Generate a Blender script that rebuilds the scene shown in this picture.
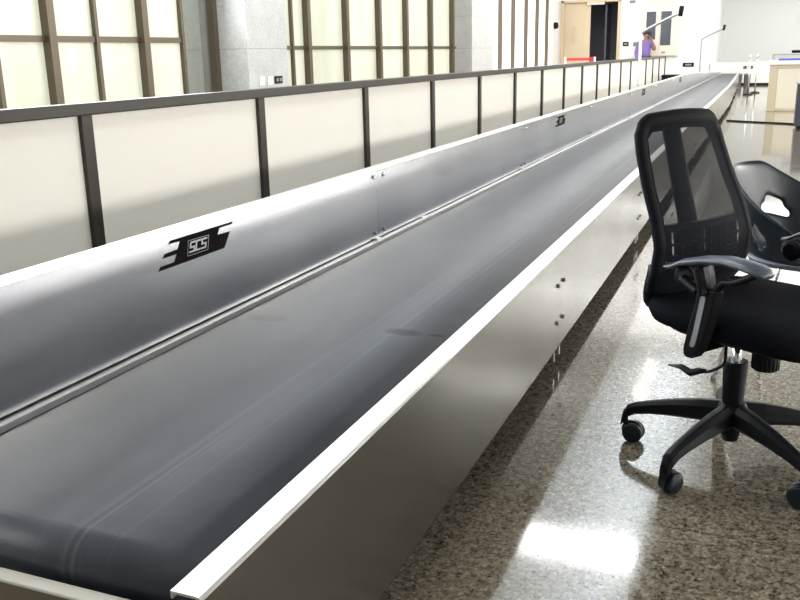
import bpy, bmesh, math, random
from mathutils import Vector, Matrix
random.seed(7)
for o in list(bpy.data.objects): bpy.data.objects.remove(o)
SC = bpy.context.scene
COL = SC.collection
R = math.radians

# ------------------------------------------------------------------ camera
H = 1.15
cam_d = bpy.data.cameras.new('camera'); cam = bpy.data.objects.new('camera', cam_d); COL.objects.link(cam)
cam_d.sensor_width = 36; cam_d.lens = 36 * 890.62 / 800; cam_d.clip_start = .02; cam_d.clip_end = 200
pit, rol, yaw = .268494, -.0211122, .390747
fw = Vector((-math.sin(yaw)*math.cos(pit), math.cos(yaw)*math.cos(pit), -math.sin(pit)))
r0 = Vector((math.cos(yaw), math.sin(yaw), 0)); u0 = r0.cross(fw)
rv = r0*math.cos(rol) + u0*math.sin(rol); uv = -r0*math.sin(rol) + u0*math.cos(rol)
m = Matrix((rv, uv, -fw)).transposed().to_4x4(); m.translation = (0, 0, H)
cam.matrix_world = m
SC.camera = cam

# ------------------------------------------------------------------ world, light, exposure
SC.view_settings.view_transform = 'Standard'; SC.view_settings.look = 'None'
SC.view_settings.gamma = 1; SC.view_settings.use_curve_mapping = False
SC.view_settings.exposure = 0.75
W = bpy.data.worlds.new('world'); SC.world = W; W.use_nodes = True
W.node_tree.nodes['Background'].inputs[0].default_value = (.86, .93, 1, 1)
W.node_tree.nodes['Background'].inputs[1].default_value = .45

def area(name, loc, size, sy, power, rot, color=(1, 1, 1)):
    d = bpy.data.lights.new(name, 'AREA'); d.shape = 'RECTANGLE'; d.size = size; d.size_y = sy
    d.energy = power; d.color = color
    o = bpy.data.objects.new(name, d); COL.objects.link(o); o.location = loc; o.rotation_euler = rot
    return o
# daylight through the high strip window on the right
area('window_daylight', (7.88, 12, 2.3), 26, .5, 720, (R(90), 0, R(90)), (1, .98, .95))
# broad unseen fill, added to brighten the far hall and its floor
area('far_hall_fill', (-.5, 21, 3.9), 9, 10, 400, (0, 0, 0), (1, .99, .96))
area('left_glazing_daylight', (-5.85, 3, 2.4), 11.5, 1.9, 270, (R(90), 0, R(-90)), (.95, 1, 1))
area('ceiling_fill', (-1.0, 9, 3.3), .16, 13, 150, (0, R(140), 0), (.88, .95, 1))  # added strip, no real fixture: brightens the ceiling that the floor mirrors
area('recess_fill', (2.5, 30, 3.9), 6, 3, 160, (0, 0, 0), (1, .99, .97))  # extra fill put in to brighten the recess wall, not a hall fixture

# ------------------------------------------------------------------ materials
MATS = {}
def mat(name, col, rough=.5, metal=0, spec=.5, emit=None, es=0, fn=None):
    if name in MATS: return MATS[name]
    m = bpy.data.materials.new(name); m.use_nodes = True; nt = m.node_tree; b = nt.nodes['Principled BSDF']
    b.inputs['Base Color'].default_value = (*col, 1); b.inputs['Roughness'].default_value = rough
    b.inputs['Metallic'].default_value = metal; b.inputs['Specular IOR Level'].default_value = spec
    if emit: b.inputs['Emission Color'].default_value = (*emit, 1); b.inputs['Emission Strength'].default_value = es
    if fn: fn(nt, b)
    MATS[name] = m
    return m
def N(nt, t, **k):
    n = nt.nodes.new(t)
    for a, v in k.items(): setattr(n, a, v)
    return n
def coords(nt, scale=(1, 1, 1)):
    tc = N(nt, 'ShaderNodeNewGeometry'); mp = N(nt, 'ShaderNodeMapping'); mp.inputs['Scale'].default_value = scale
    nt.links.new(tc.outputs['Position'], mp.inputs['Vector']); return mp.outputs['Vector']
def noise(nt, vec, scale, detail=3, rough=.5):
    n = N(nt, 'ShaderNodeTexNoise'); n.inputs['Scale'].default_value = scale; n.inputs['Detail'].default_value = detail
    n.inputs['Roughness'].default_value = rough; nt.links.new(vec, n.inputs['Vector']); return n.outputs['Fac']
def ramp(nt, fac, stops):
    r = N(nt, 'ShaderNodeValToRGB'); e = r.color_ramp.elements
    while len(e) < len(stops): e.new(.5)
    for i, (p, c) in enumerate(stops): e[i].position = p; e[i].color = (*c, 1)
    nt.links.new(fac, r.inputs['Fac']); return r.outputs['Color']
def bump(nt, b, fac, strength, dist=.01):
    n = N(nt, 'ShaderNodeBump'); n.inputs['Strength'].default_value = strength; n.inputs['Distance'].default_value = dist
    nt.links.new(fac, n.inputs['Height']); nt.links.new(n.outputs['Normal'], b.inputs['Normal'])
def mixc(nt, fac, a, c, mode='MIX'):
    n = N(nt, 'ShaderNodeMix', data_type='RGBA', blend_type=mode)
    if isinstance(fac, (int, float)): n.inputs['Factor'].default_value = fac
    else: nt.links.new(fac, n.inputs['Factor'])
    for s, v in ((n.inputs[6], a), (n.inputs[7], c)):
        if isinstance(v, tuple): s.default_value = (*v, 1)
        else: nt.links.new(v, s)
    return n.outputs[2]
def mth(nt, op, a, b=0.0, c=None):
    n = N(nt, 'ShaderNodeMath', operation=op)
    for s, v in zip(n.inputs, (a, b, c)):
        if v is None: continue
        if isinstance(v, (int, float)): s.default_value = v
        else: nt.links.new(v, s)
    return n.outputs[0]
def maprange(nt, v, a, b, c, d):
    n = N(nt, 'ShaderNodeMapRange'); nt.links.new(v, n.inputs[0])
    for i, x in enumerate((a, b, c, d)): n.inputs[i+1].default_value = x
    return n.outputs[0]

def steel_fn(nt, b):
    v2 = coords(nt, (.01, 2.6, .10)); g = noise(nt, v2, 1, 0)
    nt.links.new(maprange(nt, g, .2, .8, .245, .275), b.inputs['Roughness'])
    c = ramp(nt, g, [(.2, (.46, .47, .50)), (.8, (.54, .55, .57))]); nt.links.new(c, b.inputs['Base Color'])
STEEL = mat('brushed_steel', (.6, .6, .62), .28, 1, fn=steel_fn)
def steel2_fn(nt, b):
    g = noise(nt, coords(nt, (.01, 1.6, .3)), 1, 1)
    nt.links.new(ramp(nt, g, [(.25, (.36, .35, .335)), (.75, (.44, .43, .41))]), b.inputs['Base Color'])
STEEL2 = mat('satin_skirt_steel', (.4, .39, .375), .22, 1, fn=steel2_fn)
STEELCAP = mat('polished_steel_edge', (.86, .86, .85), .3, 1)
CHROME = mat('chrome', (.85, .86, .88), .12, 1)
def belt_fn(nt, b):
    g = N(nt, 'ShaderNodeNewGeometry'); s = N(nt, 'ShaderNodeSeparateXYZ'); nt.links.new(g.outputs['Position'], s.inputs[0])
    base = noise(nt, coords(nt, (2, 1.2, 2)), 3, 5, .6)
    c = ramp(nt, base, [(.3, (.040, .044, .058)), (.7, (.062, .068, .086))])
    lines = noise(nt, coords(nt, (60, .25, 1)), 1, 2, .5)
    lm = ramp(nt, lines, [(.62, (0, 0, 0)), (.7, (1, 1, 1))])
    side = maprange(nt, s.outputs[0], -1.1, -.8, 0, .6)
    c = mixc(nt, mth(nt, 'MULTIPLY', lm, side), c, (.15, .155, .17))
    def blot(cx, cy, rx, ry):
        dx = mth(nt, 'DIVIDE', mth(nt, 'SUBTRACT', s.outputs[0], cx), rx); dy = mth(nt, 'DIVIDE', mth(nt, 'SUBTRACT', s.outputs[1], cy), ry)
        d = mth(nt, 'ADD', mth(nt, 'MULTIPLY', dx, dx), mth(nt, 'MULTIPLY', dy, dy))
        return maprange(nt, mth(nt, 'ADD', d, mth(nt, 'MULTIPLY', noise(nt, coords(nt), 60, 3), 1.2)), .9, 1.7, .95, 0)
    for a in ((-1.27, 2.09, .07, .035), (-.855, 2.09, .06, .03), (-.76, 2.09, .03, .012), (-1.1, 7.5, .12, .05)):
        c = mixc(nt, blot(*a), c, (.010, .010, .013))
    nt.links.new(c, b.inputs['Base Color'])
    bump(nt, b, noise(nt, coords(nt, (1, 1, 1)), 500, 2), .25, .002)
BELT = mat('conveyor_rubber', (.05, .055, .065), .40, 0, .5, fn=belt_fn)
def floor_fn(nt, b):
    v = coords(nt)
    vo = N(nt, 'ShaderNodeTexVoronoi'); vo.inputs['Scale'].default_value = 150; nt.links.new(v, vo.inputs['Vector'])
    sp = ramp(nt, vo.outputs['Color'], [(.0, (.010, .008, .006)), (.25, (.05, .042, .03)), (.5, (.22, .19, .14)), (.8, (.36, .32, .245)), (1, (.66, .62, .52))])
    n2 = noise(nt, v, 48, 4, .75)
    c = mixc(nt, .5, sp, ramp(nt, n2, [(.40, (.05, .043, .031)), (.6, (.36, .32, .245))]))
    n3 = noise(nt, v, 2.2, 4, .6)
    c = mixc(nt, 1.0, c, ramp(nt, n3, [(.3, (.82, .80, .76)), (.7, (1.12, 1.1, 1.06))]), 'MULTIPLY')
    s = N(nt, 'ShaderNodeSeparateXYZ'); nt.links.new(v, s.inputs[0])
    b.inputs['IOR'].default_value = 1.62
    j = mth(nt, 'LESS_THAN', mth(nt, 'ABSOLUTE', mth(nt, 'SUBTRACT', s.outputs[1], 2.09)), .0022)
    c = mixc(nt, mth(nt, 'MULTIPLY', j, .7), c, (.05, .045, .035))
    nt.links.new(c, b.inputs['Base Color'])
    nt.links.new(maprange(nt, noise(nt, v, 6, 4), .3, .7, .05, .11), b.inputs['Roughness'])
GRAN = mat('polished_granite_floor', (.3, .27, .22), .1, 0, 1.0, fn=floor_fn)
def wallgran_fn(nt, b):
    v = coords(nt); f = noise(nt, v, 45, 5, .7); g = noise(nt, v, 5, 3)
    c = mixc(nt, .5, ramp(nt, f, [(.3, (.30, .295, .29)), (.65, (.66, .65, .645))]), ramp(nt, g, [(.3, (.45, .45, .45)), (.7, (.6, .6, .6))]))
    s = N(nt, 'ShaderNodeSeparateXYZ'); nt.links.new(v, s.inputs[0])
    fr = mth(nt, 'FRACT', mth(nt, 'DIVIDE', mth(nt, 'SUBTRACT', s.outputs[2], 1.25), .62))
    c = mixc(nt, mth(nt, 'LESS_THAN', fr, .01), c, (.25, .25, .25))
    nt.links.new(c, b.inputs['Base Color'])
WGRAN = mat('grey_granite_cladding', (.5, .5, .5), .35, fn=wallgran_fn)
WHITE = mat('white_paint', (.88, .88, .87), .5)
CEIL = mat('ceiling_paint', (.80, .82, .84), .7)
DARKSOF = mat('soffit_paint', (.10, .09, .08), .7)
GREYW = mat('pale_grey_paint', (.78, .80, .78), .6)
BRONZE = mat('bronze_anodised', (.125, .098, .070), .4, .5)
RAILM = mat('dark_aluminium', (.05, .043, .038), .38, .5)
FROSTP = mat('frosted_cream_panel', (.87, .835, .755), .3, 0, .35)
def pane_fn(nt, b):
    n = noise(nt, coords(nt, (1, 1.6, .4)), 1.4, 2)
    c = ramp(nt, n, [(.35, (.56, .57, .45)), (.65, (.66, .67, .56))])
    nt.links.new(c, b.inputs['Base Color']); nt.links.new(c, b.inputs['Emission Color'])
PANE = mat('frosted_daylit_pane', (.85, .86, .7), .25, 0, .5, (.9, .92, .75), .12, fn=pane_fn)
PANEW = mat('bright_daylit_pane', (.9, .9, .88), .3, 0, .5, (1, 1, .96), .8)
GLASSG = mat('greenish_clear_glass', (.50, .52, .46), .05, 0)
def glass_fn(nt, b):
    tr = N(nt, 'ShaderNodeBsdfTransparent'); mx = N(nt, 'ShaderNodeMixShader'); tr.inputs[0].default_value = (.93, .93, .89, 1)
    nt.links.new(b.outputs[0], mx.inputs[1]); nt.links.new(tr.outputs[0], mx.inputs[2]); mx.inputs[0].default_value = .8
    nt.links.new(mx.outputs[0], nt.nodes['Material Output'].inputs['Surface'])
glass_fn(GLASSG.node_tree, GLASSG.node_tree.nodes['Principled BSDF'])
BLACKP = mat('black_plastic', (.004, .0045, .007), .42, 0, .22)
BLACKG = mat('glossy_black_plastic', (.006, .012, .02), .33, 0, .4)
PADM = mat('armrest_grey_plastic', (.07, .082, .11), .36, 0, .6)
def fab_fn(nt, b):
    bump(nt, b, noise(nt, coords(nt), 900, 2), .4, .002)
FABRIC = mat('black_seat_fabric', (.0035, .004, .007), .9, 0, .08, fn=fab_fn)
def mesh_fn(nt, b):
    tr = N(nt, 'ShaderNodeBsdfTransparent'); mx = N(nt, 'ShaderNodeMixShader')
    nt.links.new(b.outputs[0], mx.inputs[1]); nt.links.new(tr.outputs[0], mx.inputs[2])
    mx.inputs[0].default_value = .2
    nt.links.new(mx.outputs[0], nt.nodes['Material Output'].inputs['Surface'])
MESHM = mat('black_chair_mesh', (.012, .014, .02), .8, 0, .12, fn=mesh_fn)
SILV = mat('silver_grey_inlay', (.32, .33, .35), .35, .3)
LOGO = mat('logo_dark_brown', (.008, .006, .008), .7, 0, .05)
LOGOL = mat('logo_silver_letters', (.55, .56, .58), .35, .6)
WOODB = mat('beige_laminate', (.62, .50, .35), .4)
CREAM = mat('cream_laminate', (.78, .72, .60), .4)
BEIGE = mat('counter_beige', (.60, .52, .38), .4)
DARKI = mat('dark_interior', (.35, .36, .42), .6)
DARKG = mat('dark_tinted_glass', (.06, .065, .09), .15)
GREYP = mat('grey_plastic', (.25, .25, .26), .4)
REDT = mat('red_tape', (.75, .06, .05), .6)
BLUEP = mat('blue_violet_panel', (.09, .10, .36), .3)
BROWNM = mat('dusty_brown_metal', (.16, .13, .09), .5, .3)
LIPM = mat('pale_edge_strip', (.66, .62, .54), .4)
LAMPM = mat('lamp_diffuser', (1, 1, 1), .4, 0, .5, (1, 1, 1), 7.0)
DOWNM = mat('downlight_lens', (1, 1, 1), .4, 0, .5, (1, .84, .62), 25)
SKIN = mat('skin', (.30, .16, .11), .5)
HAIR = mat('black_hair', (.012, .01, .01), .6)
PURPLE = mat('purple_shirt', (.20, .13, .38), .8)
TROUS = mat('dark_trousers', (.04, .04, .05), .8)
WPLASTIC = mat('white_plastic', (.85, .85, .84), .35)

# ------------------------------------------------------------------ mesh helpers
def link(name, bm, m, parent=None, smooth=False, bevel=0, loc=None, subsurf=0, autosm=None):
    bmesh.ops.recalc_face_normals(bm, faces=bm.faces)
    me = bpy.data.meshes.new(name); bm.to_mesh(me); bm.free()
    if m: me.materials.append(m)
    if smooth:
        for p in me.polygons: p.use_smooth = True
    o = bpy.data.objects.new(name, me); COL.objects.link(o)
    if parent: o.parent = parent
    if loc: o.location = loc
    if bevel:
        b = o.modifiers.new('bevel', 'BEVEL'); b.width = bevel; b.segments = 2; b.limit_method = 'ANGLE'; b.angle_limit = R(40)
    if subsurf:
        s = o.modifiers.new('sub', 'SUBSURF'); s.levels = s.render_levels = subsurf
    return o
def box(bm, lo, hi, M=None):
    vs = [bm.verts.new((x, y, z)) for x in (lo[0], hi[0]) for y in (lo[1], hi[1]) for z in (lo[2], hi[2])]
    for f in ((0,1,3,2),(4,6,7,5),(0,4,5,1),(2,3,7,6),(0,2,6,4),(1,5,7,3)): bm.faces.new([vs[i] for i in f])
    if M: bmesh.ops.transform(bm, matrix=M, verts=vs)
    return vs
def B(*boxes):
    bm = bmesh.new()
    for lo, hi in boxes: box(bm, lo, hi)
    return bm
def hexa(bm, a, b):
    """a, b: two quads (lists of 4 points) joined into a solid"""
    va = [bm.verts.new(p) for p in a]; vb = [bm.verts.new(p) for p in b]
    n = len(va)
    bm.faces.new(va); bm.faces.new(list(reversed(vb)))
    for i in range(n): bm.faces.new((va[i], vb[i], vb[(i+1) % n], va[(i+1) % n]))
def sweep(bm, rings, caps=True):
    vr = [[bm.verts.new(p) for p in r] for r in rings]; n = len(vr[0])
    for a, b in zip(vr, vr[1:]):
        for i in range(n): bm.faces.new((a[i], a[(i+1) % n], b[(i+1) % n], b[i]))
    if caps: bm.faces.new(list(reversed(vr[0]))); bm.faces.new(vr[-1])
    return vr
def tube(bm, pts, r, n=10, flat=1.0):
    pts = [Vector(p) for p in pts]; rad = r if isinstance(r, (list, tuple)) else [r]*len(pts)
    rings = []; up = Vector((0, 0, 1)); prev = None
    for i, p in enumerate(pts):
        t = (pts[min(i+1, len(pts)-1)] - pts[max(i-1, 0)]).normalized()
        if prev is None:
            a = t.cross(up)
            if a.length < .05: a = t.cross(Vector((1, 0, 0)))
            a.normalize()
        else: a = (prev - t*prev.dot(t)).normalized()
        prev = a; b = t.cross(a)
        rings.append([p + a*math.cos(2*math.pi*k/n)*rad[i] + b*math.sin(2*math.pi*k/n)*rad[i]*flat for k in range(n)])
    sweep(bm, rings)
def lathe(bm, prof, n=24, c=(0, 0, 0), M=None):
    rings = [[Vector((r*math.cos(2*math.pi*k/n), r*math.sin(2*math.pi*k/n), z)) for k in range(n)] for r, z in prof]
    if M: rings = [[M @ p for p in r] for r in rings]
    rings = [[p + Vector(c) for p in r] for r in rings]
    sweep(bm, rings)
def catmull(P, k=6):
    P = [Vector(p) for p in P]; out = []
    for i in range(len(P)-1):
        p0, p1, p2, p3 = P[max(i-1, 0)], P[i], P[i+1], P[min(i+2, len(P)-1)]
        for j in range(k):
            t = j/k
            out.append(.5*((2*p1)+(p2-p0)*t+(2*p0-5*p1+4*p2-p3)*t*t+(3*p1-p0-3*p2+p3)*t**3))
    return out + [P[-1]]
def thing(name, label, cat, loc=(0, 0, 0), rz=0, group=None):
    o = bpy.data.objects.new(name, None); COL.objects.link(o); o.location = loc; o.rotation_euler = (0, 0, rz)
    o.empty_display_size = .05
    return tag(o, label, cat, group)
def tag(o, label, cat, group=None):
    o['label'] = label; o['category'] = cat
    if group: o['group'] = group
    return o
def struct(name, bm, m, parent=None, **k):
    o = link(name, bm, m, parent, **k)
    if not parent: o['kind'] = 'structure'
    return o
def sempty(name):
    o = bpy.data.objects.new(name, None); COL.objects.link(o); o['kind'] = 'structure'; return o

# ================================================================== STRUCTURE
CZ = 4.0
struct('floor', B(((-8, -5, -.1), (8, 36, 0))), GRAN)
struct('ceiling', B(((-8, -5, CZ), (8, 36, CZ+.1))), CEIL)
struct('trim_1', B(((-.86, 3.0, 3.75), (7.9, 9.6, CZ-.002))), DARKSOF)      # dropped dark soffit over the chair side
struct('wall_rear', B(((-8, -5.1, 0), (8, -5, CZ))), mat('rear_wall_grey', (.25, .25, .26), .7))
struct('wall_right', B(((8, -5, 0), (8.1, 36, CZ))), GREYW)
# left wall line x=-6: granite base wall, piers, glazing
struct('wall_left', B(((-6.25, -5, 0), (-6.05, 27, .35)), ((-6.25, -5, 3.4), (-6.05, 27, CZ))), WGRAN)
struct('trim_2', B(((-6.62, 9.1, 0), (-5.56, 10.02, CZ))), WGRAN)
struct('trim_3', B(((-6.5, 17.8, 0), (-5.65, 19.3, CZ))), WGRAN)
def glazing(idx, y0, y1, thick, thin, mat_, tz, tt, gapx=-6.0):
    e = sempty('window_%d' % idx)
    for y in thick: link('mullion', B(((-6.12, y-.045, .35), (-5.93, y+.045, 3.4))), BRONZE, e)
    for y in thin: link('glazing_bar', B(((-6.05, y-.022, .35), (-5.97, y+.022, 3.4))), BRONZE, e)
    if tz:
        ys = sorted([y0]+list(thick)+[y1])
        for a, b in zip(ys, ys[1:]):
            if b-a > .1: link('transom', B(((-6.045, a+.03, tz-tt/2), (-5.985, b-.03, tz+tt/2))), BRONZE, e)
    ys = sorted(set([y0]+list(thick)+[y1]))
    for a, b in zip(ys, ys[1:]):
        if b-a > .05: link('pane', B(((-6.035, a, .35), (-6.015, b, 3.4))), mat_, e)
    return e
w1 = glazing(1, -5, 8.48, [-3.9, -2.6, -1.3, 0, 1.3, 2.6, 3.9, 5.2, 6.47, 7.79], [-.65, .65, 1.95, 3.25, 4.55, 5.85, 7.1, 8.476], PANE, 1.352, .055)
link('mullion', B(((-6.12, 9.02, .35), (-5.93, 9.1, 3.4))), BRONZE, w1)
link('clear_pane', B(((-6.035, 8.5, .35), (-6.02, 9.03, 3.4))), GLASSG, w1)
struct('trim_4', B(((-7.6, 9.14, 0), (-6.63, 9.3, CZ))), WGRAN)
glazing(2, 10.02, 17.8, [11.36, 12.6, 13.84, 15.02, 16.27, 17.5], [10.95], PANE, 1.272, .05)
glazing(3, 19.3, 27, [20.97, 22.11, 23.37, 24.55, 25.71], [], PANEW, 0, 0)
link('mullion', B(((-6.05, 26.25, .35), (-5.93, 27, 3.4))), WHITE, bpy.data.objects['window_3'])
# window strip high in the right wall (daylight source seen only in reflections)
w4 = sempty('window_4'); link('pane', B(((7.93, -1, 2.0), (7.96, 25, 2.6))), PANEW, w4)
link('frame', B(((7.92, -1.1, 1.9), (7.99, 25.1, 2.0)), ((7.92, -1.1, 2.6), (7.99, 25.1, 2.7))), BRONZE, w4)

# end wall y=27 left of the recess, with the door opening (-5.74..-4.2)
struct('wall_back', B(((-6.25, 27, 0), (-5.78, 27.25, CZ)), ((-4.17, 27, 0), (-1.74, 27.25, CZ)), ((-5.78, 27, 2.56), (-4.17, 27.25, CZ)),
                      ((-1.99, 27.25, 0), (-1.74, 34, CZ))), WHITE)
struct('wall_recess', B(((-1.74, 34, 0), (8, 34.2, CZ))), GREYW)
struct('trim_5', B(((-1.74, 31, .07), (8, 31.25, .71))), WHITE)          # low parapet
struct('baseboard_back', B(((-1.74, 30.98, 0), (8, 31.2, .07))), BLACKP)
struct('wall_corridor', B(((-6.4, 29.5, 0), (-3.4, 29.6, CZ)), ((-6.4, 27.25, 0), (-6.3, 29.5, CZ)), ((-3.5, 27.25, 0), (-3.4, 29.5, CZ))), DARKI)
d1 = sempty('door_1')
link('door_frame', B(((-5.85, 26.93, 0), (-5.76, 27.2, 2.56)), ((-4.22, 26.93, 0), (-4.14, 27.2, 2.56)), ((-5.85, 26.93, 2.49), (-4.14, 27.2, 2.56))), WOODB, d1, bevel=.01)
link('door_leaf', B(((-5.76, 27.0, 0.01), (-5.0, 27.05, 2.48))), WOODB, d1, bevel=.004)
link('door_leaf', B(((-4.62, 27.25, 0.01), (-4.57, 28.0, 2.45))), DARKG, d1)
link('door_closer', B(((-5.1, 26.92, 2.42), (-4.6, 27.0, 2.49))), LIPM, d1)
bm = B(((-5.48, 26.955, 1.42), (-5.44, 26.975, 1.85)), ((-5.48, 26.97, 1.42), (-5.44, 27.0, 1.46)), ((-5.48, 26.97, 1.81), (-5.44, 27.0, 1.85)))
link('door_handle', bm, BEIGE, d1)

# ================================================================== LAMPS (ceiling)
def lamp(x, y, z, label):
    t = thing('ceiling_light', label, 'light', (x, y, z), 0, 'ceiling light panels')
    link('frame', B(((-.75, -.29, -.05), (.75, .29, 0))), WPLASTIC, t)
    link('diffuser', B(((-.71, -.25, -.06), (-.02, .25, -.048)), ((.02, -.25, -.06), (.71, .25, -.048))), LAMPM, t)
lamp(-1.64, 8.52, CZ, 'white ceiling light panel mirrored in the floor near the conveyor')
for x, y in ((-1.64, 4), (-4.6, 4), (-4.6, 8.52), (-4.6, 14), (-1.64, 19), (-4.6, 19), (2.5, 13), (2.5, 19), (5.5, 13), (5.5, 19)):
    lamp(x, y, CZ, 'white ceiling light panel above the hall, outside the picture')
for y, w in ((13.4, 'nearer'), (14.5, 'farther')):
    t = thing('downlight', 'small round warm ceiling downlight, the %s of the pair beyond the light panel' % w, 'light', (-1.5, y, CZ), 0, 'warm ceiling downlights')
    bm = bmesh.new(); lathe(bm, [(.05, -.02), (.1, -.02), (.1, 0), (.05, 0)]); link('ring', bm, WPLASTIC, t)
    bm = bmesh.new(); lathe(bm, [(.001, -.03), (.07, -.03), (.07, -.021), (.001, -.021)]); link('lens', bm, DOWNM, t)

# ================================================================== CONVEYOR
def xr(y):       # outer face of right skirt
    return -.655 - .0045*(max(y, .85)-1) - (.014*(y-19) if y > 19 else 0)
XL, ZC, ZG, ZB, Y0, Y1 = -1.39, .455, .725, .08, .86, 28.3
def zg(y): return ZG if y < 17.5 else max(.49, ZG-(y-17.5)*.0235)
conv = thing('baggage_conveyor', 'long stainless steel baggage conveyor with a dark rubber belt running into the distance', 'conveyor')
joints = [Y0] + [3.17 + 2.25*i for i in range(11)] + [Y1]
rng = random.Random(3)
# belt: top run, rolled over the front roller, return run
bm = bmesh.new()
zt, rr = .44, .055
prof = [(Y1-.1, zt), (20, zt), (12, zt), (6, zt), (3, zt), (.98, zt)]
for k in range(1, 9):
    a = math.pi*k/9; prof.append((.985-math.sin(a)*rr, zt-rr+math.cos(a)*rr))
prof += [(.98, zt-2*rr), (Y1-.1, zt-2*rr)]
def bx0(y): return XL+.024
rings = [[Vector((bx0(y), y, z)), Vector((xr(y)-.02, y, z))] for y, z in prof]
for a, b in zip(rings, rings[1:]):
    vs = [bm.verts.new(p) for p in (a[0], a[1], b[1], b[0])]; bm.faces.new(vs)
bmesh.ops.remove_doubles(bm, verts=bm.verts, dist=1e-5)
o = link('belt', bm, BELT, conv)
for p in o.data.polygons: p.use_smooth = True
so = o.modifiers.new('s', 'SOLIDIFY'); so.thickness = .006
# far belt seam plate
link('belt_seam', B(((XL+.03, 14.45, .441), (xr(14.5)-.05, 14.49, .4425))), GREYP, conv)
bm = bmesh.new(); lathe(bm, [(.048, -.33), (.048, .33)], 24, M=Matrix.Rotation(R(90), 4, 'Y')); bmesh.ops.translate(bm, vec=(-1.03, .985, .385), verts=bm.verts)
link('end_roller', bm, GREYP, conv, smooth=True)
def bolt(bm, x, y, z, s=1):
    M = Matrix.Rotation(R(90)*s, 4, 'Y')
    lathe(bm, [(.0085, 0), (.0085, .004), (.006, .0075), (.001, .009)], 10, (x, y, z), M)
for i, (a, b) in enumerate(zip(joints, joints[1:])):
    g = .0012
    # right skirt panel, slightly folded with an inner return and a rounded cap
    bm = bmesh.new()
    A = [(xr(a+g), a+g, ZB), (xr(a+g), a+g, ZC-.006), (xr(a+g)-.002, a+g, ZC-.006), (xr(a+g)-.002, a+g, ZB)]
    Bq = [(xr(b-g), b-g, z) if k in (0, 1) else (xr(b-g)-.002, b-g, z) for k, z in enumerate((ZB, ZC-.006, ZC-.006, ZB))]
    hexa(bm, A, Bq)
    A = [(xr(a+g), a+g, ZB), (xr(a+g), a+g, ZB+.002), (xr(a+g)-.03, a+g, ZB+.002), (xr(a+g)-.03, a+g, ZB)]
    Bq = [(xr(b-g), b-g, ZB), (xr(b-g), b-g, ZB+.002), (xr(b-g)-.03, b-g, ZB+.002), (xr(b-g)-.03, b-g, ZB)]
    hexa(bm, A, Bq)
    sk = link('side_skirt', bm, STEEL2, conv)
    bm = bmesh.new()
    pr = [(-.047, -.012), (-.047, 0), (-.006, 0), (-.002, -.0015), (0.0004, -.004), (0.001, -.009), (-.003, -.009), (-.007, -.004), (-.044, -.004), (-.044, -.012)]
    sweep(bm, [[Vector((xr(y)+dx, y, ZC+dz)) for dx, dz in pr] for y in (a+g, b-g)])
    link('side_rail', bm, STEELCAP, conv)
    # left guard: inner sheet, cap, base strip, outer sheet
    def wedge(x0, x1, z0, dz0, dz1):
        bm = bmesh.new(); za, zb_ = zg(a), zg(b)
        def q(y, z): lo = z0 if z0 is not None else z+dz0; return [(x0, y, lo), (x1, y, lo), (x1, y, z+dz1), (x0, y, z+dz1)]
        hexa(bm, q(a+g, za), q(b-g, zb_)); return bm
    link('guard_panel', wedge(XL-.003, XL, ZC+.004, 0, 0), STEEL, conv)
    link('outer_skirt', wedge(XL-.045, XL-.042, ZB, 0, -.001), STEEL, conv)
    link('guard_cap', wedge(XL-.048, XL+.004, None, -.004, .004), STEELCAP, conv, bevel=.0012)
    link('belt_edge_strip', B(((XL-.0, a+g, ZC-.004), (XL+.028, b-g, ZC)), ((XL+.024, a+g, ZC-.014), (XL+.028, b-g, ZC-.004))), STEELCAP, conv)
    # bolts at the joint
    bm = bmesh.new()
    if i < 11:
        bm.free()
        for dy in (-.04, .055):
            for z in ((ZG-.026, ZC+.026) if b < 18 else (zg(b)-.03,)):
                bm = bmesh.new(); bolt(bm, XL, b+dy, z, 1); link('bolt', bm, CHROME if z > .6 else GREYP, conv, smooth=True)
            for z in (.325, .182):
                bm = bmesh.new(); bolt(bm, xr(b), b+dy, z, 1); link('bolt', bm, GREYP, conv, smooth=True)
        # hinge-like clips in the strip gap
        link('clip', B(((XL+.002, b-.05, ZC), (XL+.016, b-.015, ZC+.006))), STEELCAP, conv, bevel=.002)
        link('clip', B(((XL+.002, b+.45, ZC), (XL+.014, b+.5, ZC+.005))), STEELCAP, conv, bevel=.002)
    else: bm.free()
# longitudinal side members and cross members, legs with feet

def member(bm, f, dx0, dx1, z0, z1, a, b):
    hexa(bm, [(f(a)+dx0, a, z0), (f(a)+dx1, a, z0), (f(a)+dx1, a, z1), (f(a)+dx0, a, z1)], [(f(b)+dx0, b, z0), (f(b)+dx1, b, z0), (f(b)+dx1, b, z1), (f(b)+dx0, b, z1)])
for f_, dx0, dx1, z1_, a, b in ((xr, -.014, -.003, .43, Y0+.01, 19), (xr, -.014, -.003, .43, 19, Y1), (lambda y: XL-.03, -.008, .004, .45, Y0+.01, Y1)):
    bm = bmesh.new(); member(bm, f_, dx0, dx1, .2, z1_, a, b); link('frame_rail', bm, GREYP, conv)
for b in [1.1]+joints[1:-1]+[27.9]:
    for side, x in ((1, xr(b)-.16), (-1, XL+.06)):
        lg = link('leg', B(((x, b-.02, .006), (x+.03, b+.02, .25))), GREYP, conv)
        link('foot', B(((x-.01, b-.05, 0), (x+.04, b+.05, .008))), GREYP, lg)
    for dy in (-.06, .03):
        link('bracket', B(((xr(b)-.012, b+dy, .035), (xr(b)-.004, b+dy+.018, ZB+.02))), STEELCAP, conv)
# near end frame: pale lip and dusty brown plate below
link('end_plate', B(((XL+.0, .890, .08), (xr(1)-.03, .894, .374))), BROWNM, conv)
link('end_lip', B(((XL+.0, .888, .374), (xr(1)-.012, .915, .380))), LIPM, conv, bevel=.002)
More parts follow.
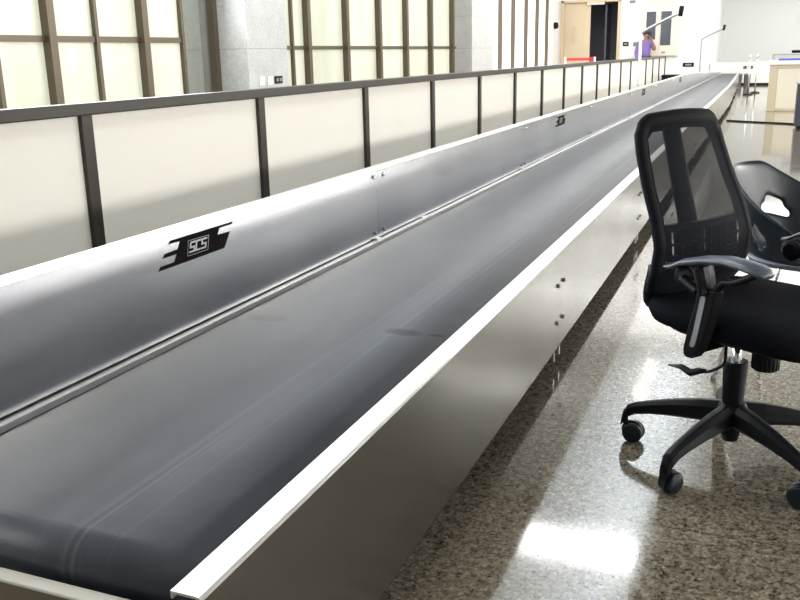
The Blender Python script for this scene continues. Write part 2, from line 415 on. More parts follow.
# far end plate
link('far_end_plate', B(((XL, Y1-.03, .1), (xr(Y1)-.01, Y1, .43))), STEEL, conv)
# logos
LP = [(1.843,.705),(2.136,.703),(2.13,.697),(2.067,.697),(2.055,.68),(2.118,.678),(2.085,.637),(1.785,.637),(1.795,.647),(1.853,.647),(1.866,.666),(1.807,.666),(1.816,.676),(1.872,.677),(1.884,.696),(1.834,.697)]
def logo(dy):
    def fill(name, P, x, m, par, th=.0008):
        bm = bmesh.new()
        vs = [bm.verts.new((XL+x+th, y+dy, z)) for y, z in P]; f = bm.faces.new(vs)
        e = bmesh.ops.extrude_face_region(bm, geom=[f]); bmesh.ops.translate(bm, vec=(-th, 0, 0), verts=[v for v in e['geom'] if isinstance(v, bmesh.types.BMVert)])
        bmesh.ops.triangulate(bm, faces=bm.faces)
        return link(name, bm, m, par)
    lo = fill('logo', LP, .0002, LOGO, conv)
    lo['label'] = 'dark logo plate with silver letters on the steel guard'
    Bx = [(1.917,.691),(2.016,.689),(2.006,.649),(1.908,.650)]
    def lerp(u, v):
        a = Vector(Bx[3])*(1-u)+Vector(Bx[2])*u; b = Vector(Bx[0])*(1-u)+Vector(Bx[1])*u; return a*(1-v)+b*v
    bm = bmesh.new()
    def stroke(u0, v0, u1, v1):
        q = [lerp(u0, v0), lerp(u1, v0), lerp(u1, v1), lerp(u0, v1)]
        hexa(bm, [(XL+.0009, p[0]+dy, p[1]) for p in q], [(XL+.0017, p[0]+dy, p[1]) for p in q])
    for k in (0, 1):        # outline box
        stroke(.02, k*.96, .98, k*.96+.02); stroke(.01+k*.96, .02, .02+k*.96, .98)
    t = .13
    for ch, u in (('S', .10), ('C', .37), ('S', .64)):
        w = .245; a, b = u, u+w
        stroke(a+.02, .76, b+.02, .76+t-.02); stroke(a-.02, .17, b-.02, .17+t-.02)
        if ch == 'S':
            stroke(a, .455, b, .455+t-.02); stroke(a, .5, a+.065, .78); stroke(b-.065, .22, b, .5)
        else: stroke(a, .22, a+.065, .8)
    link('lettering', bm, LOGOL, lo)
for k in range(4): logo(4.53*k)

# ================================================================== GLASS PARTITION
PX = -2.8
part = thing('partition_fence', 'low frosted panel partition with dark metal rail running behind the conveyor', 'partition')
py = [3.211+1.4*k-1.4*3 for k in range(18)]; py = [.37, 1.77, 3.17, 4.66, 6.17, 7.62, 9.03, 10.43, 11.79, 13.15, 14.5, 15.83, 17.15, 18.45, 19.8, 21.05, 22.3, 23.62, 24.95, 26.35]
for y in py: link('post', B(((PX-.022, y-.035, 0), (PX+.028, y+.035, .93))), RAILM, part, bevel=.004)
link('top_rail', B(((PX-.035, py[0]-.04, .923), (PX+.04, py[-1]+.04, .975))), RAILM, part, bevel=.005)
link('bottom_rail', B(((PX-.02, py[0], .02), (PX+.02, py[-1], .07))), RAILM, part)
for a, b in zip(py, py[1:]): link('panel', B(((PX-.006, a+.035, .07), (PX+.006, b-.035, .923))), FROSTP, part)

# ================================================================== MESH TASK CHAIR
chair = thing('office_chair', 'black mesh back office chair with armrests on a five star base, nearest chair', 'chair', (-.03, 2.53, 0), R(-32))
WA = R(32)    # un-rotate helper for base angles given in world
def chair_profile(z):
    P = [(.455, -.215), (.50, -.195), (.56, -.172), (.64, -.165), (.72, -.195), (.80, -.235), (.88, -.268), (.985, -.305)]
    for (z0, a), (z1, b) in zip(P, P[1:]):
        if z <= z1: t = (z-z0)/(z1-z0); return a+(b-a)*t + .072
    return P[-1][1] + .072
def half_w(z):
    P = [(.455, .17), (.48, .195), (.55, .212), (.65, .208), (.75, .200), (.88, .186), (.985, .170)]
    for (z0, a), (z1, b) in zip(P, P[1:]):
        if z <= z1: t = (z-z0)/(z1-z0); return a+(b-a)*t
    return P[-1][1]
def bk(y, z): return Vector((chair_profile(z) - .9*y*y*(.9), y, z))     # wraps back at the edges? slight curve
# outline loop of the back frame
zt_, zb_ = .978, .462
loop = []
for k in range(25):
    z = zb_+.05+(zt_-.05-zb_-.05)*k/24; loop.append((-half_w(z), z))
c = half_w(zt_)
for k in range(1, 6):
    a = R(180-18*k); loop.append((-(c-.052)+.052*math.cos(a), zt_-.05+.05*math.sin(a)))
for k in range(1, 8): loop.append((-(c-.052)+2*(c-.052)*k/8, zt_+.006*math.sin(math.pi*k/8)))
for k in range(0, 6):
    a = R(90-18*k); loop.append(((c-.052)+.052*math.cos(a), zt_-.05+.05*math.sin(a)))
for k in range(24, -1, -1):
    z = zb_+.05+(zt_-.05-zb_-.05)*k/24; loop.append((half_w(z), z))
for k in range(1, 8): a = k/8; loop.append((half_w(.5)*(1-2*a), zb_+.018+.02*abs(1-2*a)**2))
L3 = [bk(y, z) for y, z in loop]
bm = bmesh.new(); n = len(L3); rings = []
cy_ = .0; cz_ = .72
for i in range(n):
    p = L3[i]; t = (L3[(i+1) % n]-L3[i-1]).normalized(); nrm = Vector((1, 0, .12)).normalized(); w = t.cross(nrm).normalized()
    inn = w if w.dot(Vector((p.x, 0, cz_))-p) > 0 else -w
    z = p.z
    wd = .036 + .011*min(1, max(0, (z-.92)/.04)) + .02*min(1, max(0, (.58-z)/.04))
    hh = .011
    rings.append([p+nrm*hh*1.0, p+inn*wd*.5+nrm*hh*1.2, p+inn*wd+nrm*hh*.7, p+inn*wd-nrm*hh*.7, p+inn*wd*.5-nrm*hh*1.2, p-nrm*hh, p-inn*.006])
vr = [[bm.verts.new(q) for q in r] for r in rings]
for i in range(n):
    a, b = vr[i], vr[(i+1) % n]
    for k in range(7): bm.faces.new((a[k], a[(k+1) % 7], b[(k+1) % 7], b[k]))
backf = link('backrest_frame', bm, mat('matte_black_frame', (.004, .0045, .007), .7, 0, .15), chair, smooth=True)
# mesh web: grid inside the outline
bm = bmesh.new(); rows = []
for i in range(27):
    z = zb_+.03+(zt_-.02-zb_-.03)*i/26; hw = half_w(z)-.012
    if z > zt_-.045: hw -= .02
    rows.append([bm.verts.new(bk(-hw+2*hw*j/14, z)+Vector((.004, 0, 0))) for j in range(15)])
for a, b in zip(rows, rows[1:]):
    for j in range(14): bm.faces.new((a[j], a[j+1], b[j+1], b[j]))
link('backrest_mesh', bm, MESHM, chair, smooth=True)
# central spine behind the mesh and the Y bracket to the seat
bm = bmesh.new()
sp = [(.96, .040), (.88, .040), (.78, .040), (.70, .042), (.62, .044), (.54, .048), (.47, .055), (.41, .06)]
rings = []
for z, hw in sp:
    x = chair_profile(z)-.050 - .03*min(1, max(0, (.9-z)/.2))*(1 if z > .55 else .5)
    rings.append([Vector((x-.012, -hw*.7, z)), Vector((x+.002, -hw, z)), Vector((x+.01, -hw*.6, z)), Vector((x+.01, hw*.6, z)), Vector((x+.002, hw, z)), Vector((x-.012, hw*.7, z))])
sweep(bm, rings)
tube(bm, catmull([(-.24, 0, .43), (-.2, 0, .405), (-.1, 0, .40), (-.02, 0, .40)], 5), .028, 10, .6)
link('backrest_spine', bm, BLACKP, chair, smooth=True)
# lumbar pad with slots: horizontal bars plus vertical ribs
bm = bmesh.new()
def cbox(y0, y1, z0, z1, off, th):
    hexa(bm, [bk(y0, z0)+Vector((off, 0, 0)), bk(y1, z0)+Vector((off, 0, 0)), bk(y1, z1)+Vector((off, 0, 0)), bk(y0, z1)+Vector((off, 0, 0))],
             [bk(y0, z0)+Vector((off-th, 0, 0)), bk(y1, z0)+Vector((off-th, 0, 0)), bk(y1, z1)+Vector((off-th, 0, 0)), bk(y0, z1)+Vector((off-th, 0, 0))])
for k in range(11):
    y = -.15+.30*k/10; cbox(y-.0065, y+.0065, .60, .675, -.012, .012)
for y0 in [-.16+.02*k for k in range(16)]:
    cbox(y0, y0+.02, .59, .606, -.01, .016); cbox(y0, y0+.02, .67, .69, -.01, .016); cbox(y0, y0+.02, .634, .64, -.012, .01)
link('lumbar_support', bm, BLACKP, chair)
# lower back cover that flares into the seat rear
bm = bmesh.new(); rings = []
for z in (.45, .47, .50, .53, .56, .585):
    hw = half_w(z)-.01; off = -.012
    rings.append([bk(-hw+2*hw*j/12, z)+Vector((off+.004, 0, 0)) for j in range(13)] + [bk(hw-2*hw*j/12, z)+Vector((off-.018, 0, 0)) for j in range(13)])
sweep(bm, rings); link('backrest_lower_shell', bm, BLACKP, chair, smooth=True)

# seat cushion: superellipse rings with waterfall front
def slab(bm, prof, n=40, pw=3.2, cx=0, dip=0):
    rings = []
    for (rx, ry, z, dx) in prof:
        ring = []
        for k in range(n):
            a = 2*math.pi*k/n; c_, s_ = math.cos(a), math.sin(a)
            x = cx+dx+rx*math.copysign(abs(c_)**(2/pw), c_); y = ry*math.copysign(abs(s_)**(2/pw), s_)
            zz = z - (dip*max(0, (x-.12)/.14)**2 if x > .12 else 0) + .012*(max(0, -x-.08)/.14)**2
            ring.append(Vector((x, y, zz)))
        rings.append(ring)
    sweep(bm, rings)
bm = bmesh.new()
slab(bm, [(.10, .1, .428, 0), (.215, .205, .428, 0), (.24, .233, .437, 0), (.25, .243, .460, 0), (.245, .238, .482, 0), (.225, .215, .496, 0), (.12, .12, .493, 0), (.02, .02, .490, 0)], cx=.045, dip=.03)
link('seat_cushion', bm, FABRIC, chair, smooth=True)
bm = bmesh.new()
slab(bm, [(.10, .1, .400, 0), (.15, .14, .402, 0), (.20, .19, .412, 0), (.215, .205, .428, 0), (.1, .1, .43, 0)], cx=.045, dip=.03)
link('seat_pan', bm, BLACKP, chair, smooth=True)
bm = B(((-.10, -.05, .375), (.12, .05, .405)))
link('tilt_mechanism', bm, BLACKP, chair, bevel=.012)
bm = bmesh.new()
lathe(bm, [(.012, -.0), (.03, .002), (.034, .03), (.034, .05), (.018, .058), (.018, .085)], 20, (.125, -.06, .328))
for k in range(20):
    a = 2*math.pi*k/20; box(bm, (.125+.033*math.cos(a)-.002, -.06+.033*math.sin(a)-.002, .334), (.125+.033*math.cos(a)+.002, -.06+.033*math.sin(a)+.002, .373))
link('tension_knob', bm, BLACKP, chair)
bm = bmesh.new()
tube(bm, catmull([(.05, -.04, .40), (.055, -.12, .405), (.058, -.14, .395), (.055, -.14, .345), (.02, -.14, .315), (0, -.14, .305)], 5), .0045, 8)
rings = []
for x, w, z, th in ((.004, .006, .309, .005), (-.02, .013, .303, .010), (-.045, .018, .290, .011), (-.075, .016, .300, .008), (-.12, .005, .293, .003)):
    rings.append([Vector((x, -.14-w, z)), Vector((x, -.14, z+th)), Vector((x, -.14+w, z)), Vector((x, -.14, z-th))])
sweep(bm, rings)
link('height_lever', bm, BLACKP, chair, smooth=True)
bm = bmesh.new(); lathe(bm, [(.0135, .20), (.0135, .39)], 18); link('gas_cylinder', bm, CHROME, chair, smooth=True)
bm = bmesh.new(); lathe(bm, [(.02, .305), (.033, .307), (.034, .30), (.029, .19), (.030, .15), (.027, .095), (.022, .07), (.015, .068)], 24)
link('column_sleeve', bm, BLACKP, chair, smooth=True, bevel=0)
# armrests
def arm(s):
    yy = .265*s
    before = set(COL.objects)
    bm = bmesh.new(); rings = []
    pts = [(-.095, .611, .016, .006), (-.075, .614, .022, .009), (-.04, .632, .027, .011), (.02, .647, .030, .013), (.08, .655, .033, .014), (.13, .652, .036, .015), (.162, .647, .038, .014), (.18, .641, .034, .012), (.193, .636, .022, .007)]
    for x, z, w, h in pts:
        h *= .78; rings.append([Vector((x, yy+w*math.cos(R(a)), z+h*math.sin(R(a))*(1 if math.sin(R(a)) > 0 else 1.15))) for a in range(0, 360, 30)])
    sweep(bm, rings); a_ = link('armrest_pad', bm, PADM, chair, smooth=True)
    # post with loop to the pad
    bm = bmesh.new(); rings = []
    for x, z, w in ((.075, .605, .012), (.04, .598, .016), (.035, .575, .036), (.03, .53, .036), (.018, .48, .036), (.006, .43, .034), (.0, .408, .031), (-.003, .394, .024), (-.005, .387, .012)):
        if z > .59: continue
        rings.append([Vector((x-w, yy-.010*s, z)), Vector((x-w*.7, yy+.012*s, z)), Vector((x+w*.7, yy+.012*s, z)), Vector((x+w, yy-.010*s, z)), Vector((x+w*.7, yy-.016*s, z)), Vector((x-w*.7, yy-.016*s, z))])
    sweep(bm, rings)
    tube(bm, catmull([(.03, yy, .56), (.022, yy, .60), (.012, yy, .63)], 4), [.034]*9, 12, .42)
    tube(bm, catmull([(.05, yy, .57), (.075, yy, .598), (.10, yy, .603), (.14, yy, .622), (.16, yy, .635)], 4), [.012]*17, 10, .8)
    lathe(bm, [(.006, 0), (.03, .004), (.032, .014), (.02, .02)], 20, (-.055, yy-.012*s, .585), Matrix.Rotation(R(90*s), 4, 'X'))
    tube(bm, [(-.055, yy-.01*s, .585), (.0, yy-.005*s, .56)], .014, 8)
    p_ = link('armrest_post', bm, BLACKP, chair, smooth=False, bevel=.004)
    bm = bmesh.new(); rings = []
    for x, z in ((.030, .560), (.0285, .552), (.014, .460), (.007, .426), (.005, .419)):
        w = .0075 if .42 < z < .555 else .004
        rings.append([Vector((x-w, yy+.0125*s, z)), Vector((x-w, yy+.0145*s, z)), Vector((x+w, yy+.0145*s, z)), Vector((x+w, yy+.0125*s, z))])
    sweep(bm, rings); link('inlay', bm, SILV, p_)['label'] = 'silver grey inlay strip'
    bm = bmesh.new(); tube(bm, [(-.002, yy-.008*s, .405), (0, .15*s, .40), (0, .03*s, .395)], [.02, .018, .016], 8, .5)
    link('armrest_bracket', bm, BLACKP, chair)
    for o in set(COL.objects)-before:
        if o.parent is chair: o.location.x += .045
arm(-1); arm(1)
# star base and casters
bm = bmesh.new(); lathe(bm, [(.03, .105), (.043, .12), (.046, .165), (.036, .182), (.03, .184)], 24)
link('base_hub', bm, BLACKP, chair, smooth=True)
for ang in (169, 241, 313, 25, 97):
    a = R(ang) + WA; M = Matrix.Rotation(a, 4, 'Z')
    bm = bmesh.new(); rings = []
    for r_, zc, w, h in ((.03, .150, .032, .034), (.09, .146, .030, .030), (.16, .136, .026, .025), (.23, .122, .022, .020), (.275, .110, .020, .018), (.300, .096, .019, .020), (.314, .074, .015, .018), (.318, .056, .011, .012)):
        rings.append([M @ Vector((r_, yy, zc+zz)) for yy, zz in ((-w, -h*.6), (-w*.8, h*.5), (-w*.3, h), (w*.3, h), (w*.8, h*.5), (w, -h*.6), (w*.6, -h), (-w*.6, -h))])
    sweep(bm, rings); leg = link('base_leg', bm, BLACKP, chair, smooth=False, bevel=.003)
    bm = bmesh.new(); ctr = Vector((.306, 0, 0)); sw = R(180+(30 if ang > 250 or ang < 100 else 0))
    Mc = M @ Matrix.Translation(ctr) @ Matrix.Rotation(sw, 4, 'Z')
    for s in (-1, 1):
        MM = Mc @ Matrix.Translation((.026, s*.013, .031)) @ Matrix.Rotation(R(90), 4, 'X')
        lathe(bm, [(.006, -.010), (.025, -.010), (.0305, -.006), (.0305, .006), (.025, .010), (.006, .010)], 20, M=MM)
    MM = Mc @ Matrix.Translation((.022, 0, .034)) @ Matrix.Rotation(R(90), 4, 'X')
    lathe(bm, [(.012, -.006), (.0325, -.005), (.0325, .005), (.012, .006)], 18, M=MM)
    lathe(bm, [(.0075, .03), (.0075, .075)], 10, M=Mc)
    link('caster', bm, BLACKG, leg, smooth=True, bevel=.0015)

# ================================================================== SHELL CHAIR BEHIND
sc = thing('shell_chair', 'black moulded plastic shell chair with thin chrome legs behind the mesh office chair', 'chair', (.17, 3.33, -.0), R(-20))
bm = bmesh.new()
nA, nZ = 48, 10
def shell_pt(th, v):
    # th: -150..150 deg, 0 = rear (-x); v: 0 bottom .. 1 rim
    a = R(th); rim = .755 - .02*(1-math.cos(a)) - .27*max(0, (abs(th)-30)/110)
    zb = .445; z = zb + (rim-zb)*v
    rx = .20+.075*v; ry = .19+.085*v
    return Vector((-rx*math.cos(a)*(1 if abs(th) < 90 else .9), ry*math.sin(a), z))
grid = [[bm.verts.new(shell_pt(-140+280*i/nA, j/nZ)) for j in range(nZ+1)] for i in range(nA+1)]
for i in range(nA):
    th = -140+280*(i+.5)/nA
    for j in range(nZ):
        v = (j+.5)/nZ
        hole = (((th-38)/15)**2 + ((v-.47)/.12)**2 < 1) or (((th+62)/9)**2+((v-.4)/.16)**2 < 1)
        if not hole: bm.faces.new((grid[i][j], grid[i+1][j], grid[i+1][j+1], grid[i][j+1]))
bmesh.ops.delete(bm, geom=[v for v in bm.verts if not v.link_faces], context='VERTS')
o = link('backrest_shell', bm, BLACKG, sc, smooth=True)
s = o.modifiers.new('s', 'SOLIDIFY'); s.thickness = .012; s.offset = 0
s = o.modifiers.new('ss', 'SUBSURF'); s.levels = s.render_levels = 1
bm = bmesh.new()
slab(bm, [(.12, .12, .425, 0), (.205, .20, .435, 0), (.215, .205, .452, 0), (.19, .18, .462, 0), (.1, .1, .452, 0), (.02, .02, .449, 0)], cx=.02, dip=.03, pw=2.8)
link('seat', bm, PADM, sc, smooth=True)
for fx, fy, tx, ty in ((-.22, -.21, -.13, -.13), (-.22, .21, -.13, .13), (.22, -.21, .13, -.13), (.22, .21, .13, .13)):
    bm = bmesh.new(); tube(bm, [(tx, ty, .435), ((tx+fx)/2, (ty+fy)/2, .23), (fx, fy, .008)], .0065, 10)
    lg = link('leg', bm, CHROME, sc, smooth=True)
    bm = bmesh.new(); lathe(bm, [(.010, 0), (.011, .012), (.007, .02)], 12, (fx, fy, 0)); link('foot', bm, GREYP, lg)
bm = bmesh.new()
tube(bm, [(-.13, -.13, .425), (.13, -.13, .425), (.13, .13, .425), (-.13, .13, .425), (-.13, -.13, .425)], .007, 8)
link('seat_frame', bm, CHROME, sc)

# ================================================================== SENSOR POLES over the conveyor
def pole(y, label, tm=STEELCAP, up=0):
    t = thing('arm_pole', label, 'pole', (XL-.022, y, zg(y)+.0065), 0, 'bent poles over the conveyor')
    bm = bmesh.new(); tube(bm, catmull([(0, 0, .01), (0, 0, .3), (0, 0, .57+up), (.03, 0, .615+up), (.2, 0, .705+up), (.4, 0, .80+up)], 5), .017, 10)
    link('tube', bm, tm, t, smooth=True)
    link('base_plate', B(((-.02, -.05, 0), (.02, .05, .012))), STEELCAP, t)
    bm = bmesh.new(); lathe(bm, [(.02, -.05), (.026, -.04), (.026, .05), (.02, .06)], 14, (.42, 0, .815+up), Matrix.Rotation(R(8), 4, 'Y'))
    link('sensor_head', bm, BLACKP, t, smooth=True)
pole(10.7, 'pale bent metal pole with black tip rising from conveyor guard, the nearer one')
pole(20.0, 'thin bent metal pole with black tip near the far end of the conveyor', SILV, .06)

# ================================================================== PERSON
def skinned(name, pts, edges, rad, m, parent, sub=2, root=0):
    me = bpy.data.meshes.new(name); me.from_pydata([Vector(p) for p in pts], edges, []); me.materials.append(m)
    o = bpy.data.objects.new(name, me); COL.objects.link(o); o.parent = parent
    o.modifiers.new('skin', 'SKIN'); sk = me.skin_vertices[0].data
    for i, r in enumerate(rad): sk[i].radius = r if isinstance(r, tuple) else (r, r); sk[i].use_root = (i == root)
    s = o.modifiers.new('sub', 'SUBSURF'); s.levels = s.render_levels = sub
    o.modifiers['skin'].use_smooth_shade = True
    return o
per = thing('person', 'person in a purple shirt holding a hand to the head, by the far partition end', 'person', (-3.36, 26.55, 0), R(12))
# faces -y
J = dict(pel=(0, 0, .93), waist=(0, 0, 1.06), chest=(0, 0, 1.24), neckb=(0, 0, 1.39), neck=(0, -.01, 1.45), head=(.01, -.02, 1.53), crown=(.015, -.015, 1.605),
         ls=(.16, 0, 1.35), le=(.25, -.1, 1.12), lw=(.17, -.2, 1.36), lh=(.12, -.17, 1.46),
         rs=(-.16, 0, 1.35), re=(-.24, .02, 1.10), rw=(-.22, -.08, .88), rh=(-.21, -.11, .80),
         lhp=(.09, 0, .90), lk=(.10, -.01, .49), la=(.10, .02, .08), lt=(.11, -.14, .035), rhp=(-.09, 0, .90), rk=(-.10, -.01, .49), ra=(-.10, .02, .08), rt=(-.11, -.14, .035))
def sub(names, edges, rads, nm, m, root, sb=2):
    ks = list(names); return skinned(nm, [J[k] for k in ks], [(ks.index(a), ks.index(b)) for a, b in edges], rads, m, per, sb, ks.index(root))
ks = list(J)
rd = dict(pel=(.13, .1), waist=(.12, .09), chest=(.14, .10), neckb=(.08, .07), neck=.05, head=(.072, .085), crown=(.05, .06), ls=.055, le=.04, lw=.028, lh=(.035, .02), rs=.055, re=.04, rw=.028, rh=(.035, .02),
          lhp=.085, lk=.055, la=.035, lt=.03, rhp=.085, rk=.055, ra=.035, rt=.03)
E_ = [('pel', 'waist'), ('waist', 'chest'), ('chest', 'neckb'), ('neckb', 'neck'), ('neck', 'head'), ('head', 'crown'), ('chest', 'ls'), ('ls', 'le'), ('le', 'lw'), ('lw', 'lh'), ('chest', 'rs'), ('rs', 're'), ('re', 'rw'), ('rw', 'rh'),
      ('pel', 'lhp'), ('lhp', 'lk'), ('lk', 'la'), ('la', 'lt'), ('pel', 'rhp'), ('rhp', 'rk'), ('rk', 'ra'), ('ra', 'rt')]
body = sub(ks, E_, [rd[k] for k in ks], 'body', SKIN, 'pel')
k2 = ['pel', 'waist', 'chest', 'neckb', 'ls', 'le', 'rs', 're', 'rw']
sub(k2, [('pel', 'waist'), ('waist', 'chest'), ('chest', 'neckb'), ('chest', 'ls'), ('ls', 'le'), ('chest', 'rs'), ('rs', 're'), ('re', 'rw')],
    [(.16, .125), (.15, .12), (.17, .13), (.09, .08), .08, .062, .08, .062, .045], 'shirt', PURPLE, 'pel')
k3 = ['pel', 'lhp', 'lk', 'la', 'rhp', 'rk', 'ra']
sub(k3, [('pel', 'lhp'), ('lhp', 'lk'), ('lk', 'la'), ('pel', 'rhp'), ('rhp', 'rk'), ('rk', 'ra')], [(.14, .11), .1, .075, .06, .1, .075, .06], 'trousers', TROUS, 'pel')
bm = bmesh.new()
rings = []
for z, rx, ry, dy in ((1.52, .085, .05, .05), (1.56, .092, .085, .02), (1.60, .090, .095, .003), (1.635, .072, .08, 0), (1.655, .035, .04, 0), (1.66, .005, .005, 0)):
    rings.append([Vector((.013+rx*math.cos(2*math.pi*k/20), -.01+dy+ry*math.sin(2*math.pi*k/20), z)) for k in range(20)])
sweep(bm, rings); link('hair', bm, HAIR, per, smooth=True)
bm = bmesh.new()
for sx in (-.025, .045): lathe(bm, [(.001, -.006), (.008, 0), (.001, .006)], 8, (sx, -.1, 1.545))
link('eyes', bm, HAIR, per)
bm = bmesh.new(); hexa(bm, [(0, -.095, 1.545), (.02, -.095, 1.545), (.03, -.095, 1.508), (-.01, -.095, 1.508)], [(.008, -.1, 1.545), (.012, -.1, 1.545), (.017, -.125, 1.512), (.003, -.125, 1.512)]); link('nose', bm, SKIN, per)
link('mouth', B(((-.012, -.1, 1.478), (.032, -.092, 1.484))), mat('lips', (.25, .08, .07), .5), per)
bm = bmesh.new()
for i in range(4):
    bx_, L_ = .105+.002*i, (.055, .063, .058, .045)[i]
    tube(bm, catmull([(bx_, -.19+.017*i, 1.46), (bx_-.004, -.185+.017*i, 1.46+L_*.6), (bx_-.022, -.178+.017*i, 1.46+L_)], 3), [.009]*3+[.008]*3+[.006], 8)
tube(bm, [(.10, -.195, 1.43), (.085, -.205, 1.455), (.075, -.2, 1.475)], [.01, .009, .007], 8)
for i in range(4):
    tube(bm, catmull([(-.225+.014*i, -.125, .79), (-.222+.013*i, -.135, .755), (-.218+.012*i, -.125, .725)], 3), [.009]*3+[.008]*3+[.006], 8)
tube(bm, [(-.19, -.13, .83), (-.172, -.145, .80), (-.17, -.148, .775)], [.01, .009, .007], 8)
link('fingers', bm, SKIN, per, smooth=True)

# ================================================================== FAR THINGS
# red belt barrier in front of the beige door
t = thing('belt_barrier', 'red tape crowd barrier stretched in front of the beige door', 'barrier', (-4.68, 24, 0))
for x in (-.38, .38):
    bm = bmesh.new(); lathe(bm, [(.16, 0), (.16, .02), (.03, .035), (.03, .99), (.02, 1.0)], 20, (x, 0, 0)); link('post', bm, STEELCAP, t, smooth=False)
link('tape', B(((-.36, -.004, .91), (.36, .004, .98))), REDT, t)
link('tape_cassette', B(((.24, -.035, .88), (.345, .035, 1.0))), mat('dark_red_plastic', (.45, .04, .05), .4), t)
# double door cabinet panel on end wall
t = thing('wall_cabinet', 'tall cream double door wall cabinet with two narrow dark windows', 'cabinet', (-2.98, 27, 0))
link('body', B(((-.56, -.1, .96), (.46, -.002, 2.75))), CREAM, t, bevel=.01)
for x0, x1, wx0, wx1 in ((-.54, -.06, -.42, -.15), (-.05, .44, -.04+.0, .25)):
    d = link('door', B(((x0, -.125, .98), (x1, -.1, 2.73))), CREAM, t, bevel=.006)
    wx0, wx1 = (-.43, -.17) if x0 < -.3 else (-.03, .25)
    z0 = 1.42 if x0 < -.3 else 1.26
    link('window', B(((wx0, -.13, z0), (wx1, -.126, 2.17))), DARKG, d)
link('latch', B(((.02, -.14, 1.05), (.12, -.127, 1.09))), GREYP, t)
def plate(label, x, y, z, w, h, m, cat='plate', name='wall_plate', ax='y', grp=None):
    if ax == 'y':
        t = thing(name, label, cat, (x, y, z), 0, grp)
        link('body', B(((-w/2, -.02, -h/2), (w/2, -.002, h/2))), m, t, bevel=.003)
        link('insert', B(((-w*.28, -.026, -h*.2), (w*.28, -.0205, h*.2))), GREYP, t)
    else:
        t = thing(name, label, cat, (x, y, z), 0, grp)
        link('body', B(((.002, -w/2, -h/2), (.014, w/2, h/2))), m, t, bevel=.003)
        if m is BLACKP:
            link('sockets', B(((.0145, -w*.36, -h*.2), (.018, -w*.08, h*.2)), ((.0145, w*.08, -h*.2), (.018, w*.36, h*.2))), GREYP, t)
        else: link('rocker', B(((.0145, -w*.2, -h*.3), (.019, w*.2, h*.3))), WPLASTIC, t)
plate('small dark plate on the white wall right of the open doorway', -3.97, 27, 1.32, .16, .12, BLACKP)
plate('small pale grey plate on the white wall beside the person in purple', -3.68, 27, 1.31, .16, .11, GREYP)
plate('long dark plate low on the white wall left of the recess corner', -2.22, 27, .72, .30, .11, BLACKP)
plate('small dark notice high on the white wall above the doorway side', -3.83, 27, 2.46, .16, .08, GREYP)
plate('small black spot fitting on white low wall beyond the conveyor, left one', -.83, 31, .55, .10, .08, BLACKP)
plate('small black spot fitting on white low wall beyond the conveyor, right one', -.66, 31, .55, .12, .08, BLACKP)
bm = bmesh.new(); lathe(bm, [(.09, 0), (.09, .08), (.06, .11), (.01, .12)], 20, M=Matrix.Rotation(R(90), 4, 'Y'))
t = tag(link('wall_alarm', bm, BLACKP, None, smooth=False, loc=(-5.928, 26.45, 1.87)), 'round black alarm fitting left of the beige door after the last window bar', 'alarm')
plate('small white switch plate on granite pillar, leftmost of the row', -5.56, 9.37, .885, .12, .10, WPLASTIC, 'switch', 'wall_switch', 'x')
plate('small white switch plate on granite pillar beside the black sockets', -5.56, 9.56, .885, .12, .10, WPLASTIC, 'switch', 'wall_switch', 'x')
plate('black double socket plate on the granite pillar just above the rail', -5.56, 9.76, .89, .18, .09, BLACKP, 'socket', 'wall_socket', 'x')
# black case and white control box past the partition end
t = thing('equipment_case', 'low black case standing past the far end of the partition', 'case', (-2.5, 25.3, 0))
link('body', B(((-.22, -.25, .02), (.22, .25, .42))), BLACKP, t, bevel=.01); link('lid', B(((-.225, -.255, .425), (.225, .255, .50))), BLACKP, t, bevel=.01)
link('handle', B(((-.08, -.27, .3), (.08, -.25, .33))), GREYP, t)
t = thing('control_box', 'white control box beside the conveyor under the farther bent pole', 'box', (-1.62, 23.8, 0))
link('body', B(((-.14, -.2, 0), (.16, .2, .78))), WPLASTIC, t, bevel=.01); link('edge_strip', B(((.161, -.2, .62), (.18, -.12, .78))), GREYP, t)
link('panel', B(((-.1, -.212, .5), (.12, -.201, .72))), GREYW, t)
# bins
for x, w in ((-.97, 'left one'), (-.73, 'right one')):
    t = thing('waste_bin', 'small dark grey bin by the far white low wall, %s' % w, 'bin', (x+.0, 30.4, 0), 0, 'small grey bins at the far wall')
    bm = bmesh.new(); lathe(bm, [(.085, 0), (.10, .33), (.11, .34)], 20); link('body', bm, mat('bin_grey', (.10, .10, .105), .4), t)
    bm = bmesh.new(); lathe(bm, [(.112, .341), (.112, .36), (.05, .385)], 20); link('lid', bm, GREYP, t)
# queue posts
for x, y, w in ((-.55, 24.6, 'nearer one'), (-.40, 25.6, 'farther one')):
    t = thing('queue_post', 'chrome queue post standing left of the beige counter, %s' % w, 'post', (x, y, 0), 0, 'chrome queue posts')
    bm = bmesh.new(); lathe(bm, [(.12, 0), (.12, .02), (.03, .045)], 24); link('base', bm, BLACKP, t)
    bm = bmesh.new(); lathe(bm, [(.014, .046), (.014, .88)], 16); link('pole', bm, CHROME, t, smooth=True)
    bm = bmesh.new(); lathe(bm, [(.02, .881), (.026, .9), (.026, .96), (.02, .985)], 16); link('head', bm, STEELCAP, t, smooth=True)
    link('tape_slot', B(((.025, -.015, .91), (.031, .015, .95))), BLACKP, t)
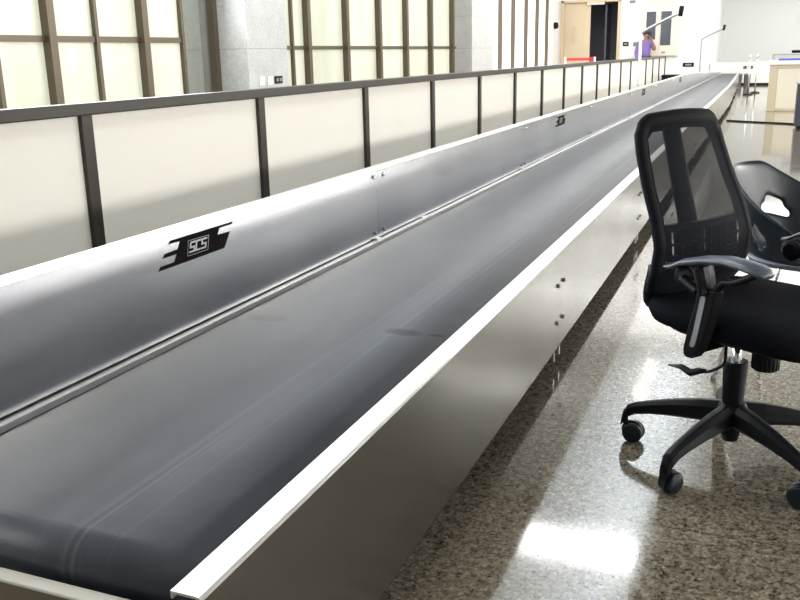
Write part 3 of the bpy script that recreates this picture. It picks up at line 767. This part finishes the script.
# check-in counter
t = thing('service_counter', 'beige service counter with cream inset panel and white top', 'counter', (-.06, 18.2, 0))
link('body', B(((0, .03, .0), (2.4, 1.1, .83))), BEIGE, t)
link('front_frame', B(((0, 0, 0), (.14, .03, .83)), ((.14, 0, .77), (2.4, .03, .83)), ((.14, 0, 0), (2.4, .03, .05)), ((1.2, 0, .05), (1.3, .03, .77))), BEIGE, t, bevel=.008)
link('front_panel', B(((.145, .012, .052), (1.195, .028, .768)), ((1.305, .012, .052), (2.39, .028, .768))), CREAM, t)
link('counter_top', B(((-.02, -.03, .832), (2.42, 1.13, .90))), WPLASTIC, t, bevel=.01)
t = thing('desk_display', 'flat blue violet display unit lying on the counter top', 'display', (.17, 18.6, .901))
link('base', B(((-.12, -.2, 0), (1.2, .2, .03))), WPLASTIC, t, bevel=.006); link('screen', B(((-.1, -.215, .005), (1.18, .17, .045))), BLUEP, t, bevel=.01)
t = thing('glass_screen', 'low grey edged glass screen at the back of the counter', 'screen', (-.03, 19.0, .901))
link('pane', B(((.02, -.005, 0), (2.2, .005, .10))), GLASSG, t); link('edge_frame', B(((0, -.015, .10), (2.22, .015, .118)), ((0, -.012, 0), (.02, .012, .10))), GREYP, t)
t = thing('computer_monitor', 'black monitor seen edge on above the counter', 'monitor', (.75, 19.15, .901))
link('screen', B(((-.45, -.02, .13), (.45, .03, .185))), BLACKP, t, bevel=.005); link('stand', B(((-.05, -.03, 0), (.05, .04, .13))), BLACKP, t)
# dark cabinet at right edge
t = thing('dark_cabinet', 'dark grey cabinet cut by the right edge in front of the beige counter', 'cabinet', (.345, 14.2, 0))
link('body', B(((0, 0, .04), (.6, .6, .63))), mat('dark_grey_laminate', (.07, .07, .09), .35), t, bevel=.01); link('top', B(((-.01, -.01, .632), (.61, .61, .65))), GREYP, t, bevel=.004)
link('plinth', B(((.03, .03, 0), (.57, .57, .038))), BLACKP, t)
# cable on the floor
bm = bmesh.new(); tube(bm, catmull([(-.64, 15.7, .012), (-.2, 15.42, .012), (.2, 15.2, .012), (.6, 14.95, .012), (1.6, 14.85, .012), (2.6, 14.6, .012)], 6), .012, 8)
tag(link('floor_cable', bm, BLACKP, None, smooth=True), 'thin black cable lying across the polished floor before the counter', 'cable')
